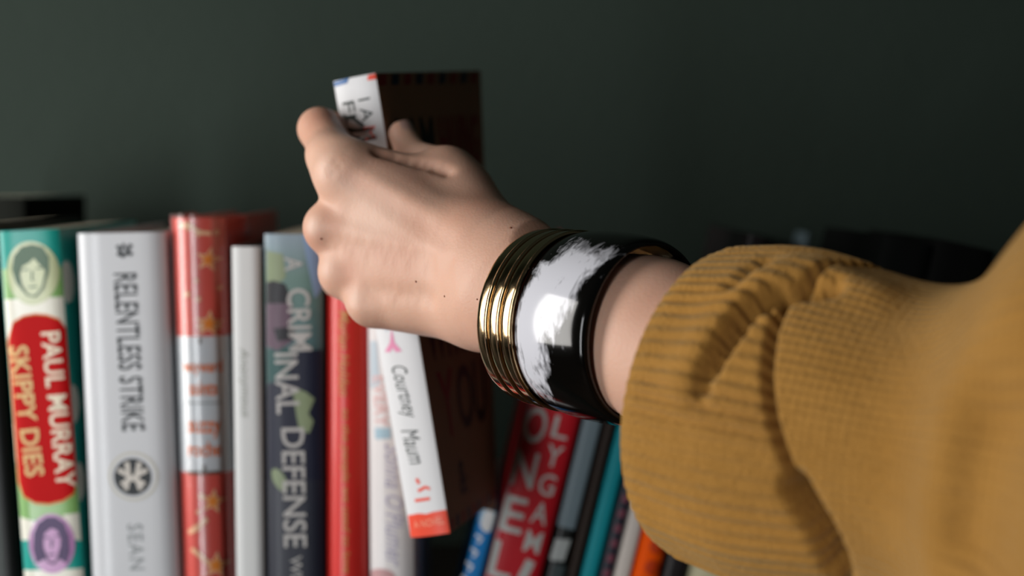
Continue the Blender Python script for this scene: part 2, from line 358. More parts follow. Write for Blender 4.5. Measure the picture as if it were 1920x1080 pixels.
b.poly('printed_shade', [(548, 660), (603, 656), (604, 900), (500, 900), (500, 722), (540, 712)], M_NAV2, .0003)
b.poly('printed_leaf', [(548, 725), (574, 735), (590, 748), (578, 775), (588, 790), (580, 812), (562, 808), (556, 780)], M_FERN, .0005)
b.ellipse('printed_leaf', 524, 900, 12, 24, M_FERN, .0005, .5)
b.text('A', (550, 482), (551, 508), 34, M_PALET, bold=.01, off=.0007)
b.text('CRIM', (559, 541), (564, 658), 44, M_PALET, bold=.012, off=.0007)
b.text('INAL', (536, 662), (541, 776), 44, M_PALET, bold=.012, off=.0007)
b.text('DEFENSE', (549, 802), (554, 1026), 44, M_PALET, bold=.012, off=.0007)
b.text('WILLIAM', (555, 1042), (558, 1170), 22, M_PALET, bold=.0, off=.0007, name='author_lettering')
# ---- red book with gold script
b = Book((610, 432), (690, 430), (612, 1080), (686, 1080), YL, 'bright red book with a single line of gold script down its spine', mat('bright_red_cover', '#cb2a24', .36, .45, .05, .2), bulge=.005, p=2.2, board=.002, recess=.002)
M_GOLDI = mat('gold_ink', '#c48a4e', .4)
b.text('Marian Holden', (645, 583), (645, 742), 20, M_GOLDI, shear=.2, bold=.006, name='author_lettering'); b.text('to the people we used to love', (646, 766), (648, 1074), 18, M_GOLDI, shear=.2, bold=.006)
# ---- pale book with lilac script
M_PALEB = mat('pale_cover', '#dad6d6', .42, .4, .04, .2)
b = Book((690, 562), (769, 560), (692, 1080), (777, 1080), YL, 'pale book with lilac script, a blue block and pink capitals, directly behind the held book', M_PALEB, bulge=.003, p=3)
M_LILI = mat('lilac_ink', '#b2adc2', .45); M_PINKI = mat('pink_ink', '#dcb0ae', .45)
b.text('Sonna O\u2019Plumer', (738, 832), (740, 1062), 34, M_LILI, shear=.35, name='author_lettering'); b.text('EVERY', (712, 705), (716, 800), 26, M_PINKI, bold=.01, name='title_lettering')
b.poly('blue_block', [(702, 803), (732, 802), (733, 822), (703, 824)], mat('sky_block', '#9fbccb', .45), .0004); b.poly('blue_wash', [(693, 640), (706, 640), (712, 720), (694, 730)], mat('blue_wash', '#b5c3cd', .45), .0003)
b.ellipse('pink_mark', 715, 1082, 26, 16, mat('rose_mark', '#b98f90', .45), .0004)

# ---- books leaning to the right behind the arm
def lean(xl, xr, ytop, label, cover, Y=YR, **kw):            # xl, xr where the spine meets row 1080
    s = .246
    dx = (xr-xl-1.5)/(1+s*s); dy = s*dx                   # the right edge, square to the left one
    return Book((xl+s*(1080-ytop), ytop), (xl+s*(1080-ytop)+dx, ytop+dy), (xl, 1080), (xl+dx, 1080+dy), Y, label, cover, group=kw.pop('group', 'books standing along the shelf'), **kw)
M_BLUEB = mat('bright_blue_cover', '#1f86d0', .5, .25, .08, 0)
b = lean(870, 905, 953, 'blue paperback at the left end of the tilted books, with a small white figure', M_BLUEB)
b.radial('white_figure', b.loc(918, 960), [b.loc(*q) for q in [(908, 958), (918, 956), (928, 962), (926, 975), (920, 996), (908, 998), (900, 985), (905, 970)]], M_WHITEP, .0006)
b.poly('pale_sky', [(903, 954), (932, 961), (926, 985), (897, 978)], mat('pale_blue_print', '#9cc3dc', .4), .0003)
for i in range(4): b.stroke('white_lettering', [(893-i*9, 1003+i*26), (903-i*9, 1010+i*26), (896-i*9, 1018+i*26)], 6, M_WHITEP)
M_REDL = mat('deep_red_jacket', '#c41c28', .5, .25, .06, 0)
b = lean(911, 1016, 452, 'leaning red hardback with two columns of stacked pale capitals on its spine', M_REDL, bulge=.003, board=.0025, recess=.003, p=5, depth=.15)
M_PCAP = mat('pale_capitals', '#c2c2bd', .4); M_ROSE = mat('rose_border', '#d98a90', .4)
b.stroke('border_line', [(1056, 500), (990, 768), (922, 1046), (905, 1115)], 5, M_ROSE)
sx = .246
for ch, yy in zip('LONELY', (720, 797, 880, 965, 1050, 1135)):
    x0 = 1003-sx*(yy-797); b.text(ch, (x0-20, yy-5), (x0+22, yy+5), 70, M_PCAP, bold=.012, name='title_letter')
for i, ch in enumerate('POLYGAMIST'):
    yy = 695+i*53.5; x0 = 1052-sx*(yy-802); wd = 8 if ch == 'I' else 15
    b.text(ch, (x0-wd, yy-4), (x0+wd, yy+4), 42, M_PCAP, bold=.01, name='title_letter')
b = lean(1022, 1062, 470, 'black leaning book with a grey stripe down its spine', mat('black_jacket', '#0e1110', .4, .4), bulge=.002)
M_SLATE = mat('slate_stripe', '#6f7f86', .45); b.stroke('grey_stripe', [(1148, 640), (1108, 800), (1061, 990)], 34, M_SLATE); b.poly('pale_block', [(1042, 1010), (1070, 1012), (1057, 1052), (1030, 1050)], mat('pale_block', '#a9adab', .45), .0006)
b.stroke('grey_stripe', [(1052, 1060), (1034, 1130)], 26, mat('dim_slate', '#3c4748', .45))
lean(1064, 1086, 486, 'thin dark brown leaning book between the grey-striped and teal books', mat('umber_cover', '#2a1d15', .6, .3), paper=mat('tan_page_edge', '#7b6248', .9))
b = lean(1090, 1122, 600, 'leaning teal book with a plain spine', mat('teal_cover', '#0f8f99', .5, .25, .06, 0), bulge=.002)
b = lean(1124, 1150, 590, 'navy leaning book with small reddish lettering beside the teal book', mat('dark_navy_cover', '#18222f', .4, .4), bulge=.002)
M_DULLR = mat('dull_red_ink', '#7a3b4b', .5)
for i in range(7): yy = 900+i*28; b.stroke('red_lettering', [(1182-sx*(yy-900), yy), (1176-sx*(yy-900), yy+14)], 12, M_DULLR)
lean(1152, 1184, 640, 'leaning cream book between the navy and orange books', mat('cream_cover', '#d6cbc2', .5, .4, .03), bulge=.002)
b = lean(1186, 1238, 600, 'bright orange leaning book with darker orange lettering', mat('bright_orange_cover', '#ff5a00', .6, .1, .04, 0), bulge=.003, p=3)
M_DKOR = mat('burnt_orange_ink', '#c83c08', .45)
for i in range(4): yy = 985+i*40; b.ellipse('orange_lettering', 1243-sx*(yy-985), yy, 15, 16, M_DKOR, .0004)
lean(1244, 1288, 438, 'dark leaning book just right of the orange one, mostly behind the cuff', mat('dark_plum_cover', '#1d1718', .45, .3))
b = lean(1292, 1500, 700, 'wide cream book with a maroon band under the cuff at the bottom edge', mat('ivory_cover', '#bdb691', .5, .35, .05), bulge=.004, p=5)
M_MAR = mat('maroon_print', '#7c2a2e', .45)
b.poly('maroon_band', [(1394, 1040), (1436, 1040), (1424, 1090), (1400, 1110), (1392, 1090)], M_MAR, .0005); b.poly('teal_corner', [(1492, 1040), (1520, 1050), (1506, 1110), (1482, 1100)], mat('aqua_print', '#3f9aa0', .45), .0005)
lean(1504, 1600, 440, 'black leaning book second from the right end, behind the sleeve', mat('black_board', '#0a0c0b', .8, .1)); lean(1604, 1720, 446, 'black leaning book at the right end of the row, behind the sleeve', mat('black_board_two', '#0a0b0a', .8, .1))
lean(1210, 1350, 428, 'black book of the back row leaning near the wall above the cuff', mat('black_back_cover', '#080908', .8, .1), Y=.87, depth=.09)
lean(1352, 1364, 436, 'thin slate-blue booklet leaning beside a black book near the wall', mat('slate_booklet', '#4c5a60', .6, .3), Y=.87, depth=.03)

# ------------------------------------------------------------------ the book being pulled out
TL, TR_, FR_, BL, BR, FBR = [P(*q) for q in ((622, 153, .6137), (701, 137, .6062), (901, 132, .7053), (767, 1008, .6206), (843, 1000, .6132), (932, 936, .7123))]
FL = TL+(FR_-TR_)*np.array([1, 1, 1]); FBL = BL+(FR_-TR_)*np.array([.80, 1, 1])
pw, ph, pd = .0190, .2042, .1085
orig = c2w((BL+BR)/2)
def _n(v): return v/np.linalg.norm(v)
wz = _n(c2w((TL+TR_)/2)-orig); wx = c2w(BR)-c2w(BL); wx = _n(wx-wz*(wx@wz)); wy = np.cross(wz, wx)
RM = np.array([wx, wy, wz])            # rows: local axes in the world
C8 = {(0, 0, 0): BL, (1, 0, 0): BR, (0, 1, 0): FBL, (1, 1, 0): FBR, (0, 0, 1): TL, (1, 0, 1): TR_, (0, 1, 1): FL, (1, 1, 1): FR_}
C8 = {k_: RM @ (c2w(v)-orig) for k_, v in C8.items()}
def warp(p):                            # the paperback is flexed a little by the grip
    a, c, d = p[0]/pw+.5, p[1]/pd, p[2]/ph; r = np.zeros(3)
    for (i, j, l), v in C8.items(): r += v*(a if i else 1-a)*(c if j else 1-c)*(d if l else 1-d)
    return tuple(r)
class Held(Book):
    def __init__(s, cover):
        s.w, s.D, s.h, s.p, s.bulge = pw, pd, ph, 2.5, .0015
        s.root = empty('book', orig, Matrix([list(r) for r in RM.T])); props(s.root, 'white-spined paperback with a dark cover, tilted out and held in the hand', 'book')
        s.Y = .612; s.shell(cover, .0004, 0, None)
    def loc(s, px, py):                 # invert the spine quad (bilinear) by Newton steps
        a, d = .5, .5
        q = [np.array((622, 153.)), np.array((701, 137.)), np.array((767, 1008.)), np.array((843, 1000.))]
        t = np.array((px, py))
        for _ in range(8):
            f_ = (1-a)*d*q[0]+a*d*q[1]+(1-a)*(1-d)*q[2]+a*(1-d)*q[3]-t
            J = np.array([-d*q[0]+d*q[1]-(1-d)*q[2]+(1-d)*q[3], (1-a)*q[0]+a*q[1]-(1-a)*q[2]-a*q[3]]).T
            e = np.linalg.solve(J, -f_); a += e[0]; d += e[1]
        return np.array([(a-.5)*pw, d*ph])
WARP = warp
k = NT('kraft_cover'); tc = k.n('ShaderNodeTexCoord')
k.l(k.mix(k.noise(50, 4), s2l('#8f6b52'), s2l('#a27c60')), k.b.inputs['Base Color']); k.b.inputs['Roughness'].default_value = .55; k.b.inputs['Specular IOR Level'].default_value = .25
b = Held(k.m)
M_WSP = mat('white_spine', '#d4d4d6', .45, .3, .02, .0)
b.put('spine_panel', [(-pw/2+.0001, 0), (pw/2-.0001, 0), (pw/2-.0001, ph), (-pw/2+.0001, ph)], [(0, 1, 2, 3)], M_WSP, .0002, label='white spine')
M_ARED = mat('airmail_red', '#e04528', .4); M_ABLUE = mat('airmail_blue', '#2d5e96', .4); M_DARKI = mat('dark_green_ink', '#2a3330', .45); M_ROSEI = mat('rose_ink', '#d886a8', .45)
b.poly('airmail_stripe', [(623, 154), (655, 146), (651, 156), (625, 163)], M_ABLUE, .0005); b.poly('airmail_stripe', [(689, 141), (701, 138), (703, 148), (688, 151)], M_ARED, .0005)
b.text('FUN HERE', (652, 190), (694, 440), 24, M_DARKI, off=.0005); b.text('I A', (682, 184), (690, 226), 22, M_DARKI, off=.0005); b.text('M SO MUCH', (692, 236), (722, 440), 22, M_ARED, off=.0005)
for q in ([(642, 218), (664, 222), (682, 236)], [(650, 240), (668, 244), (700, 240)], [(655, 252), (676, 262), (705, 256)]): b.stroke('sketched_figure', q, 7, M_DARKI, .0005)
b.radial('tower_mark', b.loc(737, 640), [b.loc(*q) for q in [(734, 612), (740, 640), (754, 656), (742, 658), (737, 650), (731, 658), (720, 658), (731, 640)]], M_ROSEI, .0005, rings=3)
for q in ([(716, 604), (726, 618)], [(744, 604), (756, 616)]): b.stroke('sketched_figure', q, 4, mat('faint_blue_ink', '#a9b6c6', .5), .0005)
b.text('Courtney', (742, 684), (768, 782), 40, M_DARKI, shear=.35, off=.0005, name='author_lettering'); b.text('Maum', (766, 802), (784, 868), 34, M_DARKI, shear=.35, off=.0005, name='author_lettering')
for q in ([(781, 896), (786, 906)], [(784, 920), (798, 912), (806, 916)], [(778, 938), (806, 934)]): b.stroke('orange_mark', q, 6, M_ARED, .0005)
b.poly('red_foot', [(763, 967), (784, 962), (800, 963), (812, 959), (835, 956), (843, 1000), (768, 1009)], M_ARED, .0006, label='orange-red publisher block at the foot of the spine')
b.text('A NOVEL', (776, 984), (832, 975), 14, mat('pale_orange_ink', '#f09a7c', .4), off=.0009, name='publisher_lettering')
# lettering and airmail edge on the right board (local: depth from spine, height)
def on_board(name, q2, faces, m, off=.0003): mesh(name, [warp((pw/2+off, y, z)) for y, z in q2], faces, m, b.root)
def board_text(s_, y0, y1, z0, z1, m):
    V, Fc = glyphs(s_, .02); lo, hi = V.min(0), V.max(0); t = (V-lo)/(hi-lo); on_board('cover_lettering', [(y0+(y1-y0)*u, z0+(z1-z0)*v) for u, v in t], Fc, m)
M_CRED = mat('brick_red_ink', '#8c1f1a', .5); M_CBLK = mat('cover_black_ink', '#1c1a1a', .5)
board_text('I AM', .012, .050, .160, .184, M_CBLK); board_text('HAVING', .056, .102, .160, .184, M_CRED); board_text('SO MUCH', .012, .098, .128, .152, M_CBLK); board_text('FUN', .012, .060, .100, .122, M_CRED)
board_text('WITH', .010, .075, .075, .100, M_CBLK); board_text('Y', .016, .040, .040, .070, M_CRED); board_text('OU', .044, .094, .040, .070, M_CBLK); board_text('&', .030, .045, .012, .028, M_CBLK)
for e_ in (0, 1):
    for i in range(9):
        y0 = .002+i*.0117; z = ph-.0055 if e_ == 0 else .0008
        on_board('airmail_stripe', [(y0, z), (y0+.0065, z), (y0+.0085, z+.0048), (y0+.002, z+.0048)], [(0, 1, 2, 3)], M_CRED if i % 2 == 0 else mat('navy_stripe', '#1d2b45', .5) if i == 1 else (bpy.data.materials['navy_stripe'] if i % 2 else M_CRED))
WARP = None

RA = _n(np.array([.70, -.105, -.70])); C0 = P(1022, 593, .527); HW = .0170      # axis and centre of the bangles, camera coordinates
# ------------------------------------------------------------------ distance-field skin
class Field:
    def __init__(s, lo, hi, h):
        s.lo = np.array(lo, np.float32); s.h = h; s.n = np.ceil((np.array(hi)-lo)/h).astype(int)+1
        s.v = np.full(s.n, 1.0, np.float32)
    def sub(s, lo, hi, pad):
        a = np.clip(np.floor((lo-pad-s.lo)/s.h).astype(int), 0, s.n-1); e = np.clip(np.ceil((hi+pad-s.lo)/s.h).astype(int)+1, 1, s.n)
        ax = [(s.lo[i]+s.h*np.arange(a[i], e[i])).astype(np.float32) for i in range(3)]
        return tuple(slice(a[i], e[i]) for i in range(3)), ax
    def cap(s, a, b, ra, rb, k, sub=False, flat=None):
        a, b = np.asarray(a, float), np.asarray(b, float); R = max(ra, rb)
        sl, ax = s.sub(np.minimum(a, b)-R, np.maximum(a, b)+R, .016)
        if min(len(q) for q in ax) < 1: return
        X, Y, Z = ax[0][:, None, None], ax[1][None, :, None], ax[2][None, None, :]
        d = b-a; L2 = d @ d + 1e-12
        t = np.clip(((X-a[0])*d[0]+(Y-a[1])*d[1]+(Z-a[2])*d[2])/L2, 0, 1).astype(np.float32)
        dist = np.sqrt((X-a[0]-t*d[0])**2+(Y-a[1]-t*d[1])**2+(Z-a[2]-t*d[2])**2) - (ra+(rb-ra)*t)
        o = s.v[sl]
        if sub:
            hh = np.maximum(k-np.abs(o+dist), 0)/k; s.v[sl] = np.maximum(o, -dist)+hh*hh*k/4
        else:
            hh = np.maximum(k-np.abs(o-dist), 0)/k; s.v[sl] = np.minimum(o, dist)-hh*hh*k/4
    def chain(s, pts, rs, k, **kw):
        for i in range(len(pts)-1): s.cap(pts[i], pts[i+1], rs[i], rs[i+1], k, **kw)
    def union(s, o, k):
        hh = np.maximum(k-np.abs(s.v-o.v), 0)/k; s.v = np.minimum(s.v, o.v)-hh*hh*k/4
    def nets(s):
        v = s.v; I = v < 0; n = s.n
        cnt = np.zeros(n-1, np.uint8); acc = None
        c = [(i, j, l) for i in (0, 1) for j in (0, 1) for l in (0, 1)]
        for (i, j, l) in c: cnt += I[i:n[0]-1+i, j:n[1]-1+j, l:n[2]-1+l]
        cells = np.argwhere((cnt > 0) & (cnt < 8)); idx = -np.ones(n-1, np.int64); idx[tuple(cells.T)] = np.arange(len(cells))
        S = np.zeros((len(cells), 3)); N = np.zeros(len(cells))
        val = {q: v[cells[:, 0]+q[0], cells[:, 1]+q[1], cells[:, 2]+q[2]] for q in c}
        for q in c:
            for ax in range(3):
                if q[ax] == 1: continue
                r = list(q); r[ax] = 1; r = tuple(r); A, B = val[q], val[r]; m = (A < 0) != (B < 0)
                t = np.where(m, A/np.where(m, A-B, 1), 0); e = np.repeat([q], len(cells), 0).astype(float); e[:, ax] += t
                S += np.where(m[:, None], e, 0); N += m
        V = s.lo + s.h*(cells + S/N[:, None]); Q = []
        for ax in range(3):
            sl0 = [slice(1, n[i]-1) for i in range(3)]; sl1 = list(sl0); sl0[ax] = slice(0, n[ax]-1); sl1[ax] = slice(1, n[ax])
            A, B = I[tuple(sl0)], I[tuple(sl1)]; e = np.argwhere(A != B); flip = A[tuple(e.T)]
            base = e.copy()
            for i in range(3):
                if i != ax: base[:, i] += 1
            u, w = (ax+1) % 3, (ax+2) % 3
            def at(du, dw):
                q = base.copy(); q[:, u] += du; q[:, w] += dw; return idx[tuple(q.T)]
            q = np.stack([at(-1, -1), at(0, -1), at(0, 0), at(-1, 0)], 1); q[~flip] = q[~flip][:, ::-1]; Q.append(q)
        Q = np.concatenate(Q); Q = Q[(Q >= 0).all(1)]
        return V, Q

def hand_joints():
    J = {}
    J['index'] = ([P(646, 326, .566), P(599, 242, .597), P(604, 238, .622), P(668, 244, .643)], [.0106, .0086, .0076, .0064])
    J['middle'] = ([P(622, 428, .571), P(622, 440, .617), P(662, 446, .640), P(702, 452, .655)], [.0098, .0086, .0078, .0066])
    J['ring'] = ([P(648, 511, .572), P(639, 522, .613), P(682, 530, .637), P(716, 540, .650)], [.0094, .0080, .0072, .0062])
    J['little'] = ([P(697, 567, .566), P(692, 570, .589), P(716, 580, .598), P(745, 590, .598)], [.0082, .0073, .0068, .0060])
    J['thumb'] = ([P(836, 325, .576), P(774, 293, .604), P(753, 251, .6090)], [.0100, .0068, .0056])
    return J
J = hand_joints()
lo, hi = (-.100, -.085, .395), (.165, .085, .675); hs = .0011
A = Field(lo, hi, hs)
W_ = {'index': P(930, 472, .545), 'middle': P(930, 505, .540), 'ring': P(928, 545, .541), 'little': P(922, 584, .547)}
for f_, r0, r1 in (('index', .0104, .0118), ('middle', .0098, .0122), ('ring', .0094, .0120), ('little', .0084, .0110)): A.cap(J[f_][0][0], W_[f_], r0, r1, .007)
off = np.array([.004, 0, .013])
for f_, r0, r1 in (('index', .0085, .012), ('middle', .0085, .012), ('ring', .0085, .012), ('little', .0080, .011)): A.cap(J[f_][0][0]+off*.55, W_[f_]+off*.8, r0, r1, .010)
for a_, e_, r_ in (('index', 'middle', .0098), ('middle', 'ring', .0096), ('ring', 'little', .0088)):   # flesh between the bones
    A.cap((J[a_][0][0]*.86+W_[a_]*.14+J[e_][0][0]*.86+W_[e_]*.14)/2, (W_[a_]+W_[e_])/2, r_*.72, .0118, .010)
A.cap(P(672, 330, .571), P(852, 362, .572), .0108, .0125, .012)              # first web muscle
A.cap(P(838, 330, .576), P(945, 466, .551), .0100, .0118, .012)              # thumb metacarpal
A.cap(P(850, 360, .585), P(925, 500, .563), .0110, .0130, .012)              # ball of the thumb
A.cap(P(720, 560, .582), P(915, 580, .560), .0090, .0110, .010)              # heel edge
A.cap(P(614, 290, .576), P(660, 335, .568), .0086, .0100, .008)            # base of the index finger
# wrist and forearm (flattened: two parallel chains)
w0, w1, w2 = P(945, 507, .541), P(1222, 618, .493), P(1560, 775, .445)
v0, v1, v2 = P(938, 560, .541), P(1214, 650, .493), P(1550, 815, .445)
A.chain([w0, w1, w2], [.0180, .0222, .0260], .012); A.chain([v0, v1, v2], [.0165, .0222, .0260], .012)
A.cap(P(900, 470, .545), w0, .013, .0185, .014); A.cap(P(895, 575, .548), v0, .012, .0165, .014)
# fingers
for f_ in ('index', 'middle', 'ring', 'little', 'thumb'):
    pts, rs = J[f_]; G = Field(lo, hi, hs); G.chain(pts, rs, .003)
    A.union(G, .0045)
# knuckle heads, tendons
for f_, r, dx in (('index', .0066, .0040), ('middle', .0066, .0044), ('ring', .0060, .0042), ('little', .0056, .0038)):
    c = J[f_][0][0]; A.cap(c+np.array([-.002, .0005, -dx]), c+np.array([.002, 0, -dx]), r, r, .006)
for f_, sx_ in (('index', .0105), ('middle', .0102), ('ring', .0098)):
    a = J[f_][0][0]+np.array([.004, 0, -sx_+.0012]); e = W_[f_]+np.array([0, 0, -.0105]); A.cap(a, e, .0016, .0010, .005)
pass
V, Q = A.nets()
k = NT('skin')
tcn = k.n('ShaderNodeTexCoord').outputs['Object']
blot = k.noise(38, 4, tcn); fine = k.noise(900, 3, tcn); base = k.mix(blot, s2l('#c4937c'), s2l('#d8b19b'))
at = k.n('ShaderNodeAttribute', attribute_name='flush'); sp = k.n('ShaderNodeSeparateColor'); k.l(at.outputs['Color'], sp.inputs[0])
base = k.mix(sp.outputs[0], base, s2l('#b4735c')); base = k.mix(sp.outputs[1], base, s2l('#dcc2b2'))
k.l(base, k.b.inputs['Base Color']); k.b.inputs['Roughness'].default_value = .48; k.b.inputs['Specular IOR Level'].default_value = .35
k.b.inputs['Subsurface Weight'].default_value = .35; k.b.inputs['Subsurface Radius'].default_value = (.9, .35, .2); k.b.inputs['Subsurface Scale'].default_value = .004
vo = k.n('ShaderNodeTexVoronoi'); vo.inputs['Scale'].default_value = 900; k.l(tcn, vo.inputs['Vector'])
k.bump(k.math('ADD', vo.outputs['Distance'], fine), .13, .0004)
M_SKIN = k.m
px = CX+F*V[:, 0]/V[:, 2]; py = CY-F*V[:, 1]/V[:, 2]
def front(x, y, tol=4):
    m = np.where((px-x)**2+(py-y)**2 < tol*tol)[0]
    return V[m[np.argmin(V[m, 2])]] if len(m) else None
# creases pressed into the skin: where the thumb folds against the hand, and fine lines by the index knuckle
fn = np.cross(V[Q[:, 2]]-V[Q[:, 0]], V[Q[:, 3]]-V[Q[:, 1]]); VN = np.zeros_like(V)
for i in range(4): np.add.at(VN, Q[:, i], fn)
VN /= np.linalg.norm(VN, axis=1)[:, None]+1e-12
if (VN*(V-V.mean(0))).sum() < 0: VN = -VN
DV = np.zeros(len(V))
for pl_, dep, wd in (([(715, 281), (740, 288), (775, 298), (812, 306), (838, 316)], .0028, .0026), ([(655, 330), (700, 362), (760, 402), (830, 450)], .0007, .0050), ([(612, 456), (700, 472), (800, 490)], .0009, .0045), ([(652, 552), (720, 552), (800, 560)], .0010, .0040), ([(660, 400), (740, 440), (830, 490)], .0003, .0050), ([(617, 330), (628, 315), (636, 306)], .0004, .0012), ([(610, 322), (622, 306), (628, 298)], .0003, .0012)):
    L_ = [front(*q, 6) for q in np.array([[np.interp(t, range(len(pl_)), [w_[0] for w_ in pl_]), np.interp(t, range(len(pl_)), [w_[1] for w_ in pl_])] for t in np.linspace(0, len(pl_)-1, 24)])]
    L_ = np.array([q for q in L_ if q is not None]); dmin = np.full(len(V), 9.0)
    for q in L_: dmin = np.minimum(dmin, ((V-q)**2).sum(1))
    DV = np.maximum(DV, dep*np.exp(-dmin/(wd*wd)))
V = V-VN*DV[:, None]
# the flesh gives way under the bangles
for c_, hw_, rin_ in ((C0, .0030, .0296), (C0+RA*(.0062*2+.0034+HW), HW, .0301)):
    q_ = V-c_; z_ = q_@RA; rv = q_-np.outer(z_, RA); r_ = np.linalg.norm(rv, axis=1)
    lim_ = rin_-.0004+np.maximum(0, np.abs(z_)-hw_-.0012)*1.1
    m_ = (np.abs(z_) < hw_+.012) & (r_ > lim_) & (r_ < .06); V[m_] = (c_+z_[:, None]*RA+rv*(lim_/np.maximum(r_, 1e-9))[:, None])[m_]
PBASE = c2w(P(1700, 860, .42)); person = empty('person', PBASE)
props(person, 'person in a mustard knit sweater reaching from the right to grip a book', 'person')
arm = mesh('arm', c2w(V)-PBASE, Q, M_SKIN, person, True)
ca = arm.data.color_attributes.new('flush', 'FLOAT_COLOR', 'POINT')
def blob(c, r): return np.exp(-(((V-c)**2).sum(1))/(r*r))
fl = np.zeros(len(V)); pl = np.zeros(len(V))
for c, r, a in ((P(628, 415, .56), .006, .35), (P(585, 445, .565), .006, .4), (P(720, 285, .558), .007, .5), (P(620, 215, .59), .012, .45), (P(770, 335, .556), .008, .25), (P(905, 410, .545), .012, .35), (P(930, 610, .535), .012, .25), (P(650, 510, .556), .006, .3), (P(600, 270, .58), .006, .25), (P(740, 470, .545), .010, .2)): fl += a*blob(c, r)
for t in np.linspace(0, 1, 14):
    q = P(655+t*190, 328+t*130, .554-.016*t); fl += .13*blob(q, .0035)
    q = P(640+t*200, 465+t*20, .556-.014*t); fl += .09*blob(q, .0035)
for c, r, a in ((P(580, 425, .56), .004, .5), (P(603, 310, .556), .006, .3), (P(606, 500, .562), .005, .4), (P(664, 560, .558), .004, .4), (P(690, 400, .55), .016, .3)): pl += a*blob(c, r)
cc = np.zeros((len(V), 4), np.float32); cc[:, 0] = np.clip(fl, 0, .8); cc[:, 1] = np.clip(pl, 0, .7); cc[:, 3] = 1
ca.data.foreach_set('color', cc.ravel())
# moles: found on the surface by the nearest front vertex at that pixel
px = CX+F*V[:, 0]/V[:, 2]; py = CY-F*V[:, 1]/V[:, 2]
def front(x, y, tol=4):
    m = np.where((px-x)**2+(py-y)**2 < tol*tol)[0]
    return V[m[np.argmin(V[m, 2])]] if len(m) else None
M_MOLE = mat('brown_mole', '#7c4a35', .6)
def dome(c, r, nrm_c, flat):
    vs = []; fs = []; n, mm = 10, 4
    for i in range(mm+1):
        for j in range(n):
            a = math.pi/2*i/mm; g = 2*math.pi*j/n
            vs.append(np.array([r*math.cos(a)*math.cos(g), r*math.cos(a)*math.sin(g), -flat*math.sin(a)])+c)
    for i in range(mm):
        for j in range(n): fs.append((i*n+j, i*n+(j+1) % n, (i+1)*n+(j+1) % n, (i+1)*n+j))
    return vs, fs
for x, y, r in ((958, 425, .00065), (604, 448, .0006), (780, 530, .0005), (832, 558, .00045), (893, 560, .0004)):
    c = front(x, y)
    if c is not None:
        vs, fs = dome(c+np.array([0, 0, .0002]), r, None, .0004); mesh('mole', c2w(np.array(vs))-PBASE, fs, M_MOLE, arm, True)
# thumbnail on the thumb tip
tp, ip = J['thumb'][0][2], J['thumb'][0][1]; dr = _n(tp-ip); side = np.array([.75, .5, -.45]); side = _n(side-dr*(side@dr)); crs = np.cross(dr, side)
vs = []; fs = []
for i in range(7):
    for j in range(7):
        u_, v_ = -1+2*i/6, -1+2*j/6; ang = v_*.85; rr = .0057+.0001
        vs.append(tp+dr*(-.0004+u_*.0036*(1-.2*v_*v_))+side*rr*math.cos(ang)+crs*rr*math.sin(ang))
for i in range(6):
    for j in range(6): fs.append((i*7+j, i*7+j+1, (i+1)*7+j+1, (i+1)*7+j))
o = mesh('thumbnail', c2w(np.array(vs))-PBASE, fs, mat('nail_pink', '#c9a195', .3, .5, .03, .3), arm, True)

# ------------------------------------------------------------------ bangles
def ring(name, ctr, prof, m, label, group=None, axis=RA, n=128):
    a = _n(c2w(axis)-c2w(np.zeros(3))); ref = _n(np.array([0, 0, 1.0])-a*a[2]); e2 = np.cross(a, ref)
    R = Matrix(((ref[0], e2[0], a[0]), (ref[1], e2[1], a[1]), (ref[2], e2[2], a[2])))
    vs = []; fs = []; mm = len(prof)
    for i in range(n):
        g = 2*math.pi*i/n
        for r, z in prof: vs.append((r*math.cos(g), r*math.sin(g), z))
    for i in range(n):
        for j in range(mm): a0, b0 = i*mm+j, ((i+1) % n)*mm+j; fs.append((a0, i*mm+(j+1) % mm, ((i+1) % n)*mm+(j+1) % mm, b0))
    o = mesh(name, vs, fs, m, None, True); o.matrix_world = Matrix.Translation(Vector(c2w(ctr))) @ R.to_4x4()
    return props(o, label, 'bangle', group)
k = NT('polished_gold'); k.l(k.mix(k.noise(120, 3), s2l('#bfa27a'), s2l('#cfb58f')), k.b.inputs['Base Color']); k.b.inputs['Metallic'].default_value = 1
k.l(k.math('ADD', k.math('MULTIPLY', k.noise(400, 3), .08), .06), k.b.inputs['Roughness']); M_GOLD = k.m
def gold_prof(R):
    return [(R-.0024, -.0026), (R-.0008, -.0030), (R-.0002, -.0029), (R, -.0026), (R+.0001, -.0014), (R+.0001, .0008), (R+.0001, .0016), (R+.0005, .0018), (R+.0007, .0022), (R+.0005, .0026), (R-.0003, .0029), (R-.0024, .0027)]
for i, (lb, R_) in enumerate((('polished gold bangle worn closest to the hand', .0322), ('polished gold bangle in the middle of the three on the wrist', .0324), ('polished gold bangle touching the black and white cuff', .0326))):
    ring('gold_bangle', C0+RA*.0062*i, gold_prof(R_), M_GOLD, lb, 'gold bangles on the wrist')
k = NT('black_white_resin'); tc = k.n('ShaderNodeTexCoord'); sx_ = k.n('ShaderNodeSeparateXYZ'); k.l(tc.outputs['Object'], sx_.inputs[0])
ang = k.math('ARCTAN2', sx_.outputs[1], sx_.outputs[0])
cb = k.n('ShaderNodeCombineXYZ'); k.l(k.math('MULTIPLY', ang, .016), cb.inputs[0]); k.l(sx_.outputs[2], cb.inputs[1])
n1 = k.noise(110, 6, cb.outputs[0], 1.2); n2 = k.noise(420, 5, cb.outputs[0], 1.0)
RESIN = (k, ang, sx_.outputs[2], n1, n2)
k.b.inputs['Roughness'].default_value = .11; k.b.inputs['Specular IOR Level'].default_value = .45
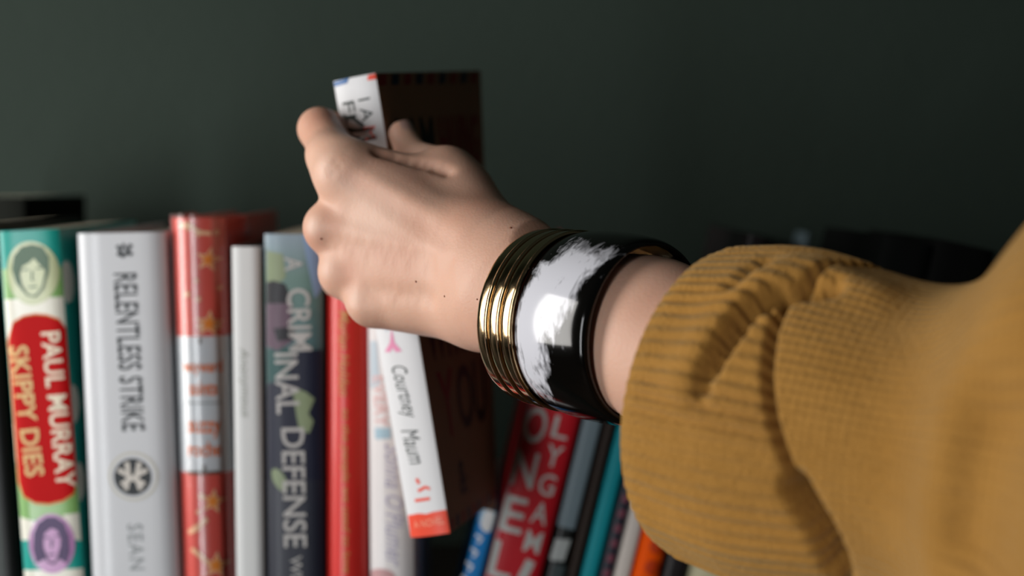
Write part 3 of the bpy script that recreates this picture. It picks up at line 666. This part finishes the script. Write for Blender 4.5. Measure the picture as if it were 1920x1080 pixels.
# white patch: where the front of the cuff faces the viewer, nearer the gold side
aw = _n(c2w(RA)-c2w(np.zeros(3))); refw = _n(np.array([0, 0, 1.0])-aw*aw[2]); e2w = np.cross(aw, refw)
fvec = _n(-FW-aw*(-FW@aw)); a_front = math.atan2(fvec@e2w, fvec@refw)
da = k.math('ABSOLUTE', k.math('SUBTRACT', ang, a_front))
zz = k.math('ADD', k.math('MULTIPLY', k.math('SUBTRACT', n1, .5), .026), sx_.outputs[2])
edge = k.math('SUBTRACT', k.math('ADD', .0050, k.math('MULTIPLY', k.math('COSINE', ang), .011)), zz)                                   # positive on the gold side
lim = k.math('SUBTRACT', k.math('ADD', 1.0, k.math('MULTIPLY', k.math('SUBTRACT', n1, .5), .6)), da)
left = k.math('SUBTRACT', zz, k.math('ADD', -.0195, k.math('MULTIPLY', k.math('MAXIMUM', k.math('COSINE', ang), 0.0), .011)))
mk = k.math('MINIMUM', k.math('MULTIPLY', k.math('MINIMUM', edge, left), 160), k.math('MULTIPLY', lim, 3))
mk = k.math('ADD', mk, k.math('MULTIPLY', k.math('SUBTRACT', n2, .5), 1.6))
mk = k.math('SUBTRACT', mk, k.math('MULTIPLY', k.math('GREATER_THAN', -.0145, sx_.outputs[2]), 0.0))
mk = k.math('MULTIPLY', mk, 1.3, True)
k.l(k.mix(mk, s2l('#070605'), s2l('#c6c6cd')), k.b.inputs['Base Color'])
prof = []
for i in range(13):
    t = -1+2*i/12; prof.append((.0318+.0022*(1-t*t)**.6 if abs(t) < 1 else .0316, t*HW))
prof += [(.0306, HW*.99), (.0303, HW*.8), (.0303, -HW*.8), (.0306, -HW*.99)]
ring('resin_bangle', C0+RA*(.0062*2+.0034+HW), prof, k.m, 'wide glossy black resin cuff with a marbled white patch, next to the gold bangles')

# ------------------------------------------------------------------ sweater sleeve
SA = _n(np.array([.76, -.11, -.64])); S0 = P(1332, 756, .470)
SE1 = _n(np.array([0, 1.0, 0])-SA*SA[1]); SE2 = np.cross(SA, SE1)
def lerp(x, xs, ys): return np.interp(x, xs, ys)
RX = np.arange(-.05, .4, .001); RY = np.interp(RX, [0, .004, .02, .035, .05, .062, .078, .088, .096, .104, .114, .126, .15, .2, .34], [.0500, .0510, .0524, .0530, .0505, .0488, .0474, .0482, .0545, .0670, .0810, .0890, .092, .088, .088])
RK = np.exp(-.5*(np.arange(-18, 19)/6.0)**2); RY = np.where(RX < .03, RY, np.convolve(np.pad(RY, 18, mode='edge'), RK/RK.sum(), 'valid'))
def Rs(s): return np.interp(s, RX, RY)
def base_pt(s, th):
    s = np.asarray(s, float); th = np.asarray(th, float); R = Rs(s)*(1+.02*np.sin(2*th+.6)+.012*np.sin(3*th+s*60))
    return S0 + s[..., None]*SA + (R*np.cos(th))[..., None]*SE1 + (R*np.sin(th))[..., None]*SE2
gs, gt = np.meshgrid(np.linspace(0, .2, 201), np.linspace(-math.pi, math.pi, 361), indexing='ij')
GP = base_pt(gs, gt); gpx = CX+F*GP[..., 0]/GP[..., 2]; gpy = CY-F*GP[..., 1]/GP[..., 2]
def on_sleeve(x, y):                                       # nearest visible point of the plain tube at that pixel
    dd = (gpx-x)**2+(gpy-y)**2; sc = dd+np.where(dd < 900, (GP[..., 2]-.3)*2000, 1e6)
    i = np.unravel_index(np.argmin(sc if (dd < 900).any() else dd), dd.shape); return gs[i], gt[i], GP[i]
def pline(pts, m=60):
    q = np.array(pts, float); t = np.linspace(0, len(q)-1, m); q = np.stack([np.interp(t, range(len(q)), q[:, i]) for i in (0, 1)], 1)
    return np.array([on_sleeve(*p)[2] for p in q])
RIDGE = pline([(1640, 545), (1592, 530), (1530, 505), (1470, 505), (1410, 535), (1355, 592), (1310, 655), (1285, 715)]); GRV = pline([(1560, 545), (1497, 545), (1450, 556), (1403, 585), (1360, 640), (1322, 712), (1306, 775)])
GRV2 = pline([(1440, 488), (1405, 508), (1372, 540)])
SEAM = [(1500, 540), (1470, 565), (1445, 620), (1437, 700), (1447, 780), (1468, 850), (1500, 920), (1535, 985), (1562, 1040), (1585, 1090)]
DARK = pline([(1838, 790), (1822, 850), (1812, 910), (1795, 1000), (1790, 1060)])
LOWF = pline([(1490, 915), (1515, 958), (1545, 1010), (1572, 1070)])
st = np.array([on_sleeve(*p)[:2] for p in SEAM])
o_ = np.argsort(st[:, 1]); sth, sss = st[o_, 1], st[o_, 0]
def seam_s(th):
    th = (np.asarray(th)+math.pi) % (2*math.pi)-math.pi
    return np.interp(th, np.concatenate([[sth[0]-.9], sth, [sth[-1]+.9]]), np.concatenate([[.056], sss, [.056]]))
def taper(p, L):                                            # 1 along the fold, fading towards its lower end
    t = np.zeros(len(p)); n = len(L); wts = np.clip((n-1-np.arange(n))/(.38*n), 0, 1)
    for i in range(0, len(p), 4000): t[i:i+4000] = wts[((p[i:i+4000][:, None]-L[None])**2).sum(2).argmin(1)]
    return t
def dline(p, L):
    out = np.full(len(p), 9.0)
    for i in range(0, len(p), 4000):
        c = p[i:i+4000]; out[i:i+4000] = np.sqrt(((c[:, None]-L[None])**2).sum(2)).min(1)
    return out
def g(d, w): return np.exp(-(d/w)**2)
def sleeve_pts(s, th, ribs):
    p = base_pt(s, th).reshape(-1, 3); s = s.ravel(); th = th.ravel()
    nrm = np.cos(th)[:, None]*SE1+np.sin(th)[:, None]*SE2
    near = s < .17
    D = np.zeros(len(p))
    D += .0030*g(dline(p, RIDGE), .0080) - .0105*g(dline(p, GRV), .0025)*taper(p, GRV) - .0030*g(dline(p, GRV2), .0035) - .0200*g(dline(p, DARK), .0180) - .0130*g(dline(p, LOWF), .0030)
    sd = s-seam_s(th); D -= .0060*np.exp(-(sd/.0014)**2)
    if ribs: D += .0009*np.cos(68*th+6*s)*np.clip(.45+.55*np.sin(9*th+2), .25, 1)*np.clip(s/.004, .3, 1)
    else: D += .0015*np.sin(s*80+2*th)*np.clip(sd/.03, 0, 1)
    return p+nrm*D[:, None]
def grid(n, m, flip=False): return [(i*m+j, i*m+(j+1) % m, (i+1)*m+(j+1) % m, (i+1)*m+j)[::-1 if flip else 1] for i in range(n-1) for j in range(m)]
def knit(name, rib):
    k = NT(name); uv = k.n('ShaderNodeUVMap', uv_map='knit').outputs[0]; sx = k.n('ShaderNodeSeparateXYZ'); k.l(uv, sx.inputs[0])
    tcn = k.n('ShaderNodeTexCoord').outputs['Object']
    soft = k.noise(45, 5, tcn); fuzz = k.noise(700, 4, tcn)
    mp = k.n('ShaderNodeMapping'); mp.inputs['Scale'].default_value = (1.0, .35, 1); k.l(uv, mp.inputs[0]); st_ = k.noise(260 if rib else 320, 3, mp.outputs[0])
    wv = k.math('SINE', k.math('MULTIPLY', sx.outputs[0], 68*2*math.pi/.33 if rib else 110*2*math.pi/.33)); sv = k.math('SINE', k.math('MULTIPLY', sx.outputs[1], 2*math.pi/.0026))
    h = k.math('ADD', k.math('ADD', k.math('MULTIPLY', wv, .35), k.math('MULTIPLY', sv, .0 if rib else .10)), k.math('ADD', fuzz, st_))
    c = k.mix(soft, s2l('#91672d'), s2l('#ad8041')); c = k.mix(k.math('MULTIPLY', fuzz, .45), c, s2l('#7d5520'))
    k.l(c, k.b.inputs['Base Color']); k.b.inputs['Roughness'].default_value = .95; k.b.inputs['Specular IOR Level'].default_value = .1
    k.b.inputs['Sheen Weight'].default_value = .25; k.b.inputs['Sheen Roughness'].default_value = .5; k.b.inputs['Sheen Tint'].default_value = (1, .8, .45, 1)
    k.bump(h, .75, .0011); return k.m
def add_uv(o, s, th):
    uv = o.data.uv_layers.new(name='knit'); li = np.empty(len(o.data.loops), int); o.data.loops.foreach_get('vertex_index', li)
    t = th.ravel()[li].copy(); sv = s.ravel()[li]; fi = np.repeat(np.arange(len(o.data.polygons)), 4)
    t4 = t.reshape(-1, 4); wrap = (t4.max(1)-t4.min(1)) > math.pi; t4[wrap] = np.where(t4[wrap] < 0, t4[wrap]+2*math.pi, t4[wrap])
    uv.data.foreach_set('uv', np.stack([t4.ravel()*.0525, sv], 1).ravel())
NTH = 680; th = np.linspace(-math.pi, math.pi, NTH, endpoint=False)
# body: from the seam to beyond the frame
u = np.concatenate([np.linspace(0, .02, 26)[:-1], np.linspace(.02, .10, 60)[:-1], np.linspace(.10, .26, 30)])
th2 = th[::2]; S_, T_ = np.meshgrid(u, th2, indexing='ij'); S_ = S_+seam_s(T_)*(1-np.clip(S_/.1, 0, 1))+.056*np.clip(S_/.1, 0, 1)
pb = sleeve_pts(S_, T_, False); n_, m_ = S_.shape
fc = grid(n_, m_)
sl = mesh('sweater_sleeve', c2w(pb)-PBASE, fc, knit('mustard_knit', False), person, True); sl['label'] = 'mustard knit sweater sleeve'; add_uv(sl, S_, T_)
# cuff: ribbed, turned in at its edge
uc = np.concatenate([np.linspace(0, 1, 70)]); S_, T_ = np.meshgrid(uc, th, indexing='ij'); S_ = S_*(seam_s(T_)+.0008)
pc = sleeve_pts(S_, T_, True).reshape(len(uc), NTH, 3)
axis_c = lambda s: S0+s*SA
rows = []; rs_ = []
for sdep, inn in ((.030, .0046), (.012, .0044), (.003, .0040), (.0004, .0030), (-.0008, .0014)):
    c = S0 + sdep*SA; r0 = pc[0]-S0; r0 = r0-np.outer(r0@SA, SA); L = np.linalg.norm(r0, axis=1)[:, None]
    rows.append(c+r0*(L-inn)/L); rs_.append(np.full(NTH, sdep))
pc = np.concatenate([np.array(rows), pc]); S_ = np.concatenate([np.array(rs_), S_]); T_ = np.concatenate([np.repeat(th[None], 5, 0), T_])
cf = mesh('cuff', c2w(pc.reshape(-1, 3))-PBASE, grid(len(pc), NTH), knit('mustard_rib', True), sl, True); cf['label'] = 'ribbed mustard cuff with a deep fold'; add_uv(cf, S_, T_)
